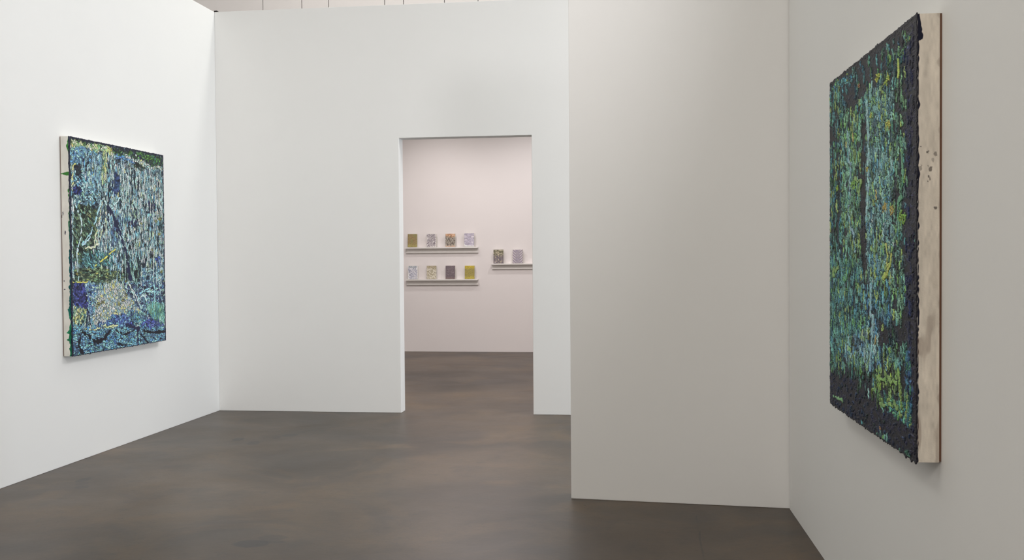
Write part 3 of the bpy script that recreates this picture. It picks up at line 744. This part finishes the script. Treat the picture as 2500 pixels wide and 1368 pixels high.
    for (x_, y_), wd, col in art['D']:
        for q in range(int(6 + wd * 2)):
            a = RNG.uniform(0, 6.28); r_ = wd * .42 * math.sqrt(RNG.uniform(0, 1)); a2 = RNG.uniform(0, 3.14)
            s = np.linspace(-.5, .5, 6) * wd * .28
            cx_ = x_ + r_ * math.cos(a) * 1.3 * sx + s * math.cos(a2) * 1.5; cy_ = y_ + r_ * math.sin(a) * .8 + s * math.sin(a2)
            stamp(cx_, cy_, .42, (34, 44, 52), .1); stamp(cx_, cy_, .24, col, .1)
    # dark painted margin round the picture
    bl, br, bt, bb = border['w']
    e = np.zeros(X.shape, bool)
    jx = .35 * N(Y / 2.5, Y * 0 + 3, seed)
    e |= X < bl + jx; e |= X > w - br + jx; e |= Y < bt + .3 * N(X / 2.5, X * 0 + 5, seed); e |= Y > h - bb
    C[e] = np.array(border['col']) * (1 + .12 * fine[e][:, None]); relief[e] = .4 + .15 * fine[e]
    # a darker crust where heaped paint meets the ground
    C = C.mean(-1, keepdims=True) * (1 - border['sat']) + C * border['sat']
    lin = srgb(np.clip(C, 4, 250)); lin = lin * (1 + (gain - 1) * sstep(.01, .14, lin.mean(-1)))[..., None]
    return np.clip(lin, .004, .88), relief, X, Y


def grid_mesh(name, P, C, mat, parent):
    ny, nx = P.shape[:2]
    me = bpy.data.meshes.new(name)
    idx = np.arange(nx * ny).reshape(ny, nx)
    q = np.stack([idx[:-1, :-1], idx[1:, :-1], idx[1:, 1:], idx[:-1, 1:]], -1).reshape(-1, 4)
    me.vertices.add(nx * ny); me.vertices.foreach_set('co', P.reshape(-1).astype(np.float32))
    me.loops.add(q.size); me.loops.foreach_set('vertex_index', q.reshape(-1).astype(np.int32))
    me.polygons.add(len(q))
    me.polygons.foreach_set('loop_start', (np.arange(len(q)) * 4).astype(np.int32))
    me.polygons.foreach_set('loop_total', np.full(len(q), 4, dtype=np.int32))
    me.update(calc_edges=True)
    at = me.color_attributes.new('Col', 'FLOAT_COLOR', 'POINT')
    at.data.foreach_set('color', np.concatenate([C, np.ones(C.shape[:2] + (1,))], -1).reshape(-1).astype(np.float32))
    me.shade_smooth()
    me.validate()
    return link(name, me, mat, parent)


def skirted(P, C, depth_axis_val, axis):
    """wrap the paint sheet's rim back to the canvas so that it has thickness"""
    P2 = np.empty((P.shape[0] + 2, P.shape[1] + 2, 3)); C2 = np.empty_like(P2)
    P2[1:-1, 1:-1] = P; C2[1:-1, 1:-1] = C
    for T_, A_ in ((P2, P), (C2, C)):
        T_[0, 1:-1] = A_[0]; T_[-1, 1:-1] = A_[-1]; T_[1:-1, 0] = A_[:, 0]; T_[1:-1, -1] = A_[:, -1]
        T_[0, 0] = A_[0, 0]; T_[0, -1] = A_[0, -1]; T_[-1, 0] = A_[-1, 0]; T_[-1, -1] = A_[-1, -1]
    rim = np.ones(P2.shape[:2], bool); rim[1:-1, 1:-1] = False
    P2[..., axis][rim] = depth_axis_val
    return P2, C2


# local frame of every painting: x along the width, y out of the picture towards the viewer is -y, z up, origin bottom centre at the back
def build_painting(name, label, cat, art, w, h, depth, nx, ny, sx, sy, base, border, seed, gain, edge_w, rough_edge,
                   relief_mm, loc, rotz, smear=None, smear_side=None, group=None):
    root = thing(name, label, cat, loc, rotz, group)
    W, Hh = w / 100, h / 100
    C, R_, X, Y = paint_canvas(art, w, h, nx, ny, sx, sy, base, border, seed, gain, edge_w)
    px = X / 100 - W / 2; pz = Hh - Y / 100
    if rough_edge:
        e = rough_edge
        n_ = lambda t, k: (np.abs(N(t / 1.6, t * 0 + k, seed)) + .5 * N(t / .7, t * 0 + k + 2, seed)) * e
        fl_ = np.clip(1 - X / 1.5, 0, 1); fr = np.clip(1 - (w - X) / 1.5, 0, 1)
        ft = np.clip(1 - Y / 1.5, 0, 1); fb = np.clip(1 - (h - Y) / 1.5, 0, 1)
        px = px - fl_ * n_(Y, 1) + fr * n_(Y, 5); pz = pz + ft * n_(X, 9) - fb * n_(X, 13) * 1.3
    py = -depth - .0012 - np.clip(R_, 0, 4) * relief_mm / 1000
    P, C = skirted(np.stack([px, py, pz], -1), C, -depth + .0005, 1)
    grid_mesh('paint_layer', P, C, M_OIL, root)
    # canvas wrapped over its bars
    bm = bmesh.new(); bm_box(bm, -W / 2, W / 2, -depth, -.006, 0, Hh)
    finish('canvas', bm, M_CANVAS, root, bevel=.002)
    bm = bmesh.new(); bm_box(bm, -W / 2 + .004, W / 2 - .001, -.0075, 0, .004, Hh - .001)
    finish('stretcher_frame', bm, M_WOOD, root)
    if smear is not None:
        sgn = smear_side
        my, mx = 640, 64
        q, zz = np.meshgrid(np.linspace(0, depth - .008, mx), np.linspace(0, h, my))
        col = smear(q * 100, zz)
        P = np.stack([np.full(q.shape, sgn * (W / 2 + .0008)), -depth + .001 + q, Hh - .001 - zz / 100 * (1 - .002 / Hh)], -1)
        if sgn > 0:
            P = P[:, ::-1]; col = col[:, ::-1]
        grid_mesh('painted_canvas_edge', P, col, M_SMEAR, root)
    return root


def smear_left(q, z):
    """bare primed edge with green and teal paint that crept round the corner; q cm from the front, z cm from the top"""
    base = srgb((224, 222, 214)) * (1 + .03 * N(q / 2, z / 5, 60))[..., None]
    lim = .25 + .35 * np.clip(N(z / 5, z * 0 + 2, 61), -.6, 1.2)
    for zc, hw, am in ((7, 5, 1.1), (39, 3, .9), (27, 1.3, 4.2), (60, 8, .6), (96, 12, .9), (110, 2.0, 1.6), (125, 10, 1.1), (146, 8, 2.6), (157, 4, 1.6)):
        lim = lim + am * np.exp(-((z - zc) / hw) ** 2) * (1 + .25 * N(z / 1.3, z * 0 + 4, 62))
    lim = lim - 1.6 * np.exp(-((z - 27) / 9) ** 2) * (np.abs(z - 27) > 1.3)
    m_ = sstep(.12, -.12, q - lim - .12 * N(q / .6, z / 1.5, 63))
    green = srgb((66, 128, 62)); teal = srgb((28, 96, 98)); grn2 = srgb((34, 120, 84))
    t = sstep(45, 85, z)[..., None]; t2 = sstep(118, 140, z)[..., None]
    pc = green * (1 - t) + teal * t; pc = pc * (1 - t2) + grn2 * t2
    pc = pc * (1 + .15 * N(q / .8, z / 3, 64))[..., None]
    navy = srgb((24, 34, 58))
    c = base * (1 - m_[..., None]) + pc * m_[..., None]
    n_ = sstep(.45, .2, q + .1 * N(z / 2, z * 0, 65))[..., None]
    c = c * (1 - n_) + navy * n_
    for zc, qc, rz, rq in ((56, 5.3, 1.6, .5), (58, 6.0, 1.2, .4), (70, 3.6, 1.5, .55), (66, 7, .7, .3), (105, 5.2, .8, .3), (111, 4.6, .4, 1.0)):
        d = ((z - zc) / rz) ** 2 + ((q - qc) / rq) ** 2 + .5 * N(q / .5, z / .7, 66)
        k = (sstep(1.1, .6, d) * .85)[..., None]
        c = c * (1 - k) + srgb((40, 40, 70)) * k
    return np.clip(c, .004, .88)


def smear_right(q, z):
    """grubby primed edge with dark specks and a dark lip of paint"""
    base = srgb((222, 214, 200)) * (1 + .04 * N(q / 2, z / 8, 70) + .03 * N(q / .6, z / 2, 71))[..., None]
    lim = .18 + .22 * np.abs(N(z / 1.8, z * 0 + 2, 72)) + 1.1 * sstep(8.5, 7.8, z) * sstep(-4, 7.5, z)
    m_ = sstep(.08, -.08, q - lim)[..., None]
    c = base * (1 - m_) + srgb((30, 32, 48)) * m_
    dirt = (sstep(.6, 1.8, N(q / 1.5, z / 7, 73)) * sstep(70, 105, z) * .35 + sstep(6.4, 7.3, q + .3 * N(z / 3, z * 0, 74)) * .35)[..., None]
    c = c * (1 - dirt) + srgb((120, 96, 82)) * dirt
    for zc, qc, rz, rq, kk in ((41.5, 1.0, .4, .5, .8), (43.0, 2.9, .5, .8, .8), (43.8, 5.3, .9, .5, .6), (45.5, 4.6, .8, .35, .4), (47.5, 3.2, .5, .4, .5), (48.4, 3.9, .7, .6, .75),
                               (50.5, 3.3, .5, .25, .8), (51.6, 3.7, .8, .25, .7), (52.2, 3.1, .35, .3, .85), (47.8, .8, 1.0, .4, .5), (60.5, 5.4, .4, .6, .8), (57, 7.2, 6, .3, .4), (96, 7.0, 5, .4, .5), (125, 7.2, 4, .4, .5)):
        d = ((z - zc) / rz) ** 2 + ((q - qc) / rq) ** 2 + .45 * N(q / .5, z / .5, 75)
        k = (sstep(1.1, .5, d) * kk)[..., None]
        c = c * (1 - k) + srgb((70, 62, 58)) * k
    return np.clip(c, .004, .88)


# ---- the two large paintings
LW, LH = 146.9, 159.86
build_painting('painting', 'large blue and green thickly painted abstract canvas on the bright left wall', 'painting', LEFT_ART, LW, LH, .070,
               470, 560, 1.25, .85, ((26, 38, 54), (166, 208, 206), .5, 'v'),
               dict(sat=.84, tint=(1.14, 1.07, .84), mid=(46, 92, 96), w=(1.6, 1.6, 1.3, .3), col=(28, 32, 56), n=12500, len=1.05, wob=.8, dim=.16, r=(.58, .33), rim=.21,
                    flecks=(((214, 214, 110), .02),)),
               3, 1.60, .7, .0012, 1.1, (XL, (7.0715 + 8.5405) / 2, .7993), math.radians(90), smear_left, -1)
RWD, RHT = 132.9, 140.35
tm = -(6.2742 - (3.4052 + 4.7309) / 2)
c_ = rw(tm, 0)
build_painting('painting', 'tall dark navy and green encrusted abstract canvas on the right wall nearest the viewer', 'painting', RIGHT_ART, RWD, RHT, .074,
               420, 900, 1.35, .62, ((23, 26, 42), (95, 150, 140), .42, 'v'),
               dict(sat=.80, tint=(1.15, 1.12, .72), mid=(40, 66, 84), w=(.9, 1.5, .8, .6), col=(27, 26, 40), n=18000, len=.8, wob=1.5, dim=.34, r=(.66, .28), rim=.20,
                    flecks=(((142, 172, 92), .15), ((190, 170, 96), .012))),
               11, 1.75, .9, .002, 2.6, (c_[0], c_[1], .8444), math.radians(-90) - RANG, smear_right, 1)

# ------------------------------------------------------------------ picture ledges and the small paintings in the far room
LD = .09


def ledge(x0, x1, ztop, zbot, label):
    t = thing('picture_ledge', label, 'shelf', ((x0 + x1) / 2, YF, zbot), 0, 'picture ledges in the far room')
    hw = (x1 - x0) / 2; zt = ztop - zbot
    bm = bmesh.new(); bm_box(bm, -hw, hw, -LD, 0, zt - .020, zt)
    finish('shelf_board', bm, M_SHELF, t, bevel=.0015)
    bm = bmesh.new(); bm_box(bm, -hw + .012, hw - .004, -.020, 0, .012, zt - .020)
    finish('back_rail', bm, M_SHELF, t, bevel=.001)
    bm = bmesh.new(); bm_box(bm, -hw + .008, hw, -.030, 0, 0, .012)
    finish('lower_lip', bm, M_SHELF, t, bevel=.001)
    return t


ledge(-3.905, -2.735, 1.662, 1.570, 'upper long white picture ledge on the far wall holding the olive, grey and orange-topped canvases')
ledge(-3.905, -2.738, 1.154, 1.062, 'lower long white picture ledge on the far wall holding the yellow and dark purple canvases')
ledge(-2.525, -1.355, 1.397, 1.308, 'white picture ledge at mid height beside the right edge of the doorway')


def small_pattern(kind, X, Y, w, h, sd):
    n = lambda a, b_, k: N(X / a, Y / b_, sd + k)
    one = np.ones(X.shape + (3,))
    mixc = lambda A_, B_, k: A_ * (1 - k[..., None]) + B_ * k[..., None]
    arr = lambda c: one * np.array(c, float)
    if kind == 'olive':
        c = mixc(arr((146, 124, 82)), arr((140, 132, 82)), sstep(-.5, 1, n(4, 5, 1)))
        c = mixc(c, arr((160, 148, 84)), sstep(h * .6, h * .95, Y + n(2, 2, 2)))
        c = mixc(c, arr((112, 100, 66)), .35 * sstep(.3, 1.2, n(.8, .8, 3)))
    elif kind == 'grey_speckled':
        c = mixc(arr((150, 142, 146)), arr((176, 168, 170)), sstep(-.2, .9, n(1, 1, 1)))
        c = mixc(c, arr((116, 104, 112)), sstep(.9, 1.3, n(1.1, 1.1, 2)))
        c = mixc(c, arr((206, 200, 198)), sstep(1.3, 1.8, n(.9, 1.2, 3)) + 0 * Y)
        edge = sstep(1.6, .4, np.minimum(np.minimum(X, w - X), h - Y) + .6 * n(1, 1, 4))
        c = mixc(c, arr((224, 216, 210)), edge * .8)
    elif kind == 'orange_top':
        c = mixc(arr((138, 128, 116)), arr((160, 152, 138)), sstep(-.6, .9, n(1.5, 1, 1)))
        c = mixc(c, arr((104, 94, 86)), sstep(.4, 1.1, n(1.6, 1.8, 2)))
        c = mixc(c, mixc(arr((170, 124, 88)), arr((206, 168, 136)), sstep(0, 1, n(2.4, .7, 3))), sstep(5.6, 4.0, Y + .8 * n(1.5, 1, 5)))
        c = mixc(c, arr((198, 168, 146)), sstep(18.5, 20.3, Y + n(1.5, 1, 6)))
    elif kind == 'lavender_bands':
        c = mixc(arr((158, 150, 166)), arr((178, 170, 186)), sstep(-.5, .8, n(3, 1.4, 1)))
        c = mixc(c, arr((206, 198, 206)), sstep(.5, 1.0, n(3.2, 1.0, 2)) * sstep(2, 5, np.abs(X - w / 2)))
        corner = sstep(20.5, 21.2, Y + 1.2 * np.clip(4 - X, 0, 4) + .3 * n(1, 1, 3)) + sstep(18.8, 19.6, Y + .4 * n(1, 1, 3))
        c = mixc(c, arr((226, 218, 212)), np.clip(corner, 0, 1))
    elif kind == 'pale_blue_grey':
        c = mixc(arr((168, 168, 182)), arr((200, 198, 204)), sstep(-.6, .7, n(1.6, 1.6, 1)))
        c = mixc(c, arr((140, 142, 158)), sstep(.7, 1.3, n(1.2, 1.5, 2)))
        c = mixc(c, arr((148, 158, 158)), sstep(4.5, 2.5, Y) * .5)
        edge = sstep(1.8, .5, np.minimum(X, w - X) + .7 * n(1.2, 1.5, 4))
        c = mixc(c, arr((224, 218, 214)), edge)
    elif kind == 'khaki_crackle':
        c = mixc(arr((172, 162, 136)), arr((204, 196, 178)), sstep(-.5, .6, n(1.4, 1, 1)))
        c = mixc(c, arr((122, 108, 84)), sstep(.62, .95, 1 - 1.8 * np.abs(n(1.6, 1.5, 2))) * .6)
        c = mixc(c, arr((150, 134, 100)), sstep(5, 3, Y) * .5)
    elif kind == 'dark_purple':
        c = mixc(arr((112, 98, 104)), arr((124, 110, 114)), sstep(-.5, .8, n(1, 1, 1)))
        c = mixc(c, arr((140, 116, 108)), sstep(h * .75, h, Y) * .6)
        c = mixc(c, arr((90, 78, 84)), sstep(.8, 1.4, n(.7, .7, 2)) * .6)
    elif kind == 'yellow':
        c = mixc(arr((158, 142, 66)), arr((150, 136, 78)), sstep(-.5, .8, n(1, 1, 1)))
        c = mixc(c, arr((196, 172, 50)), sstep(5.5, 2.5, Y + n(3, .6, 2)) * .85)
        c = mixc(c, arr((186, 168, 60)), sstep(15.5, 19, Y + n(2, 2, 3)) * .8)
    elif kind == 'moss':
        c = mixc(arr((124, 114, 106)), arr((104, 96, 90)), sstep(-.3, .8, n(1.2, 1.2, 1)))
        c = mixc(c, arr((112, 102, 112)), sstep(8, 13, Y + n(1, 1, 2)) * .8)
        c = mixc(c, mixc(arr((102, 98, 76)), arr((162, 154, 130)), sstep(0, .9, n(3.5, .9, 3))), sstep(10, 6.5, Y + n(1, 1, 4)))
        c = mixc(c, arr((216, 206, 200)), sstep(1.1, .6, np.hypot(X - 2.6, (Y - 19.3))))
        c = mixc(c, arr((180, 168, 140)), sstep(.9, 1.3, n(1.1, 1, 5)))
    else:
        c = mixc(arr((156, 146, 154)), arr((148, 138, 154)), sstep(-.6, .8, n(1.6, 1.6, 1)))
        side = sstep(1.5, 5.5, np.abs(X - w / 2))
        arcs = sstep(.25, .75, np.sin((Y + .18 * (X - w / 2) ** 2 * .5) * 1.55))
        c = mixc(c, arr((132, 122, 126)), side * arcs * .6)
        c = mixc(c, arr((212, 202, 206)), side * sstep(-.35, -.9, np.sin((Y + .18 * (X - w / 2) ** 2 * .5) * 1.55)) * .8)
    return c * (1 + .03 * n(.5, .5, 9))[..., None]


def small_painting(kind, x0, x1, zt, zledge, label, sd):
    W = x1 - x0; Hh = zt - zledge; dp = .028; lean = math.radians(3.0)
    root = thing('small_painting', label, 'painting', ((x0 + x1) / 2, YF - .047, zledge), 0, 'small canvases standing on the picture ledges')
    root.rotation_euler = (-lean, 0, 0)
    bm = bmesh.new(); bm_box(bm, -W / 2, W / 2, -dp + .0, .0, .0012, Hh)
    finish('canvas', bm, M_CANVAS, root, bevel=.002)
    nx, ny = 64, 84; w, h = 16.0, 21.0
    X, Y = np.meshgrid(np.linspace(0, w, nx), np.linspace(0, h, ny))
    C = small_pattern(kind, X, Y, w, h, sd); C = C.mean(-1, keepdims=True) * .16 + C * .84
    C = srgb(np.clip(C, 5, 245)) * 1.36
    R_ = N(X / .8, Y / .8, sd + 50)
    P = np.stack([(X / w - .5) * (W - .002), -dp - .0018 - .0008 * np.clip(R_ + 1, 0, 3), Hh - .001 - Y / h * (Hh - .003)], -1)
    P, C = skirted(P, np.clip(C, .004, .88), -dp + .0005, 1)
    grid_mesh('paint_layer', P, C, M_OIL, root)
    return root


ZA, ZB, ZD = 1.662, 1.154, 1.397
small_painting('olive', -3.862, -3.708, 1.873, ZA, 'small plain olive-brown canvas at the left end of the upper ledge', 100)
small_painting('grey_speckled', -3.556, -3.398, 1.870, ZA, 'small grey speckled canvas with pale edges, second on the upper ledge', 110)
small_painting('orange_top', -3.251, -3.094, 1.873, ZA, 'small grey-brown canvas with an orange band along its top, on the upper ledge', 120)
small_painting('lavender_bands', -2.950, -2.791, 1.877, ZA, 'small lavender canvas with white notches and a bare lower strip, upper ledge right end', 130)
small_painting('pale_blue_grey', -3.864, -3.703, 1.367, ZB, 'small pale blue-grey mottled canvas at the left end of the lower ledge', 140)
small_painting('khaki_crackle', -3.558, -3.402, 1.369, ZB, 'small khaki and cream crackled canvas, second on the lower ledge', 150)
small_painting('dark_purple', -3.254, -3.100, 1.368, ZB, 'small plain dark purple-brown canvas on the lower ledge', 160)
small_painting('yellow', -2.946, -2.789, 1.366, ZB, 'small bright mustard-yellow canvas at the right end of the lower ledge', 170)
small_painting('moss', -2.486, -2.328, 1.614, ZD, 'small dark moss-green and grey canvas at the left end of the right-hand ledge', 180)
small_painting('lavender_leaf', -2.181, -2.021, 1.611, ZD, 'small grey-lavender canvas with curved leaf-like marks on the right-hand ledge beside the door edge', 190)
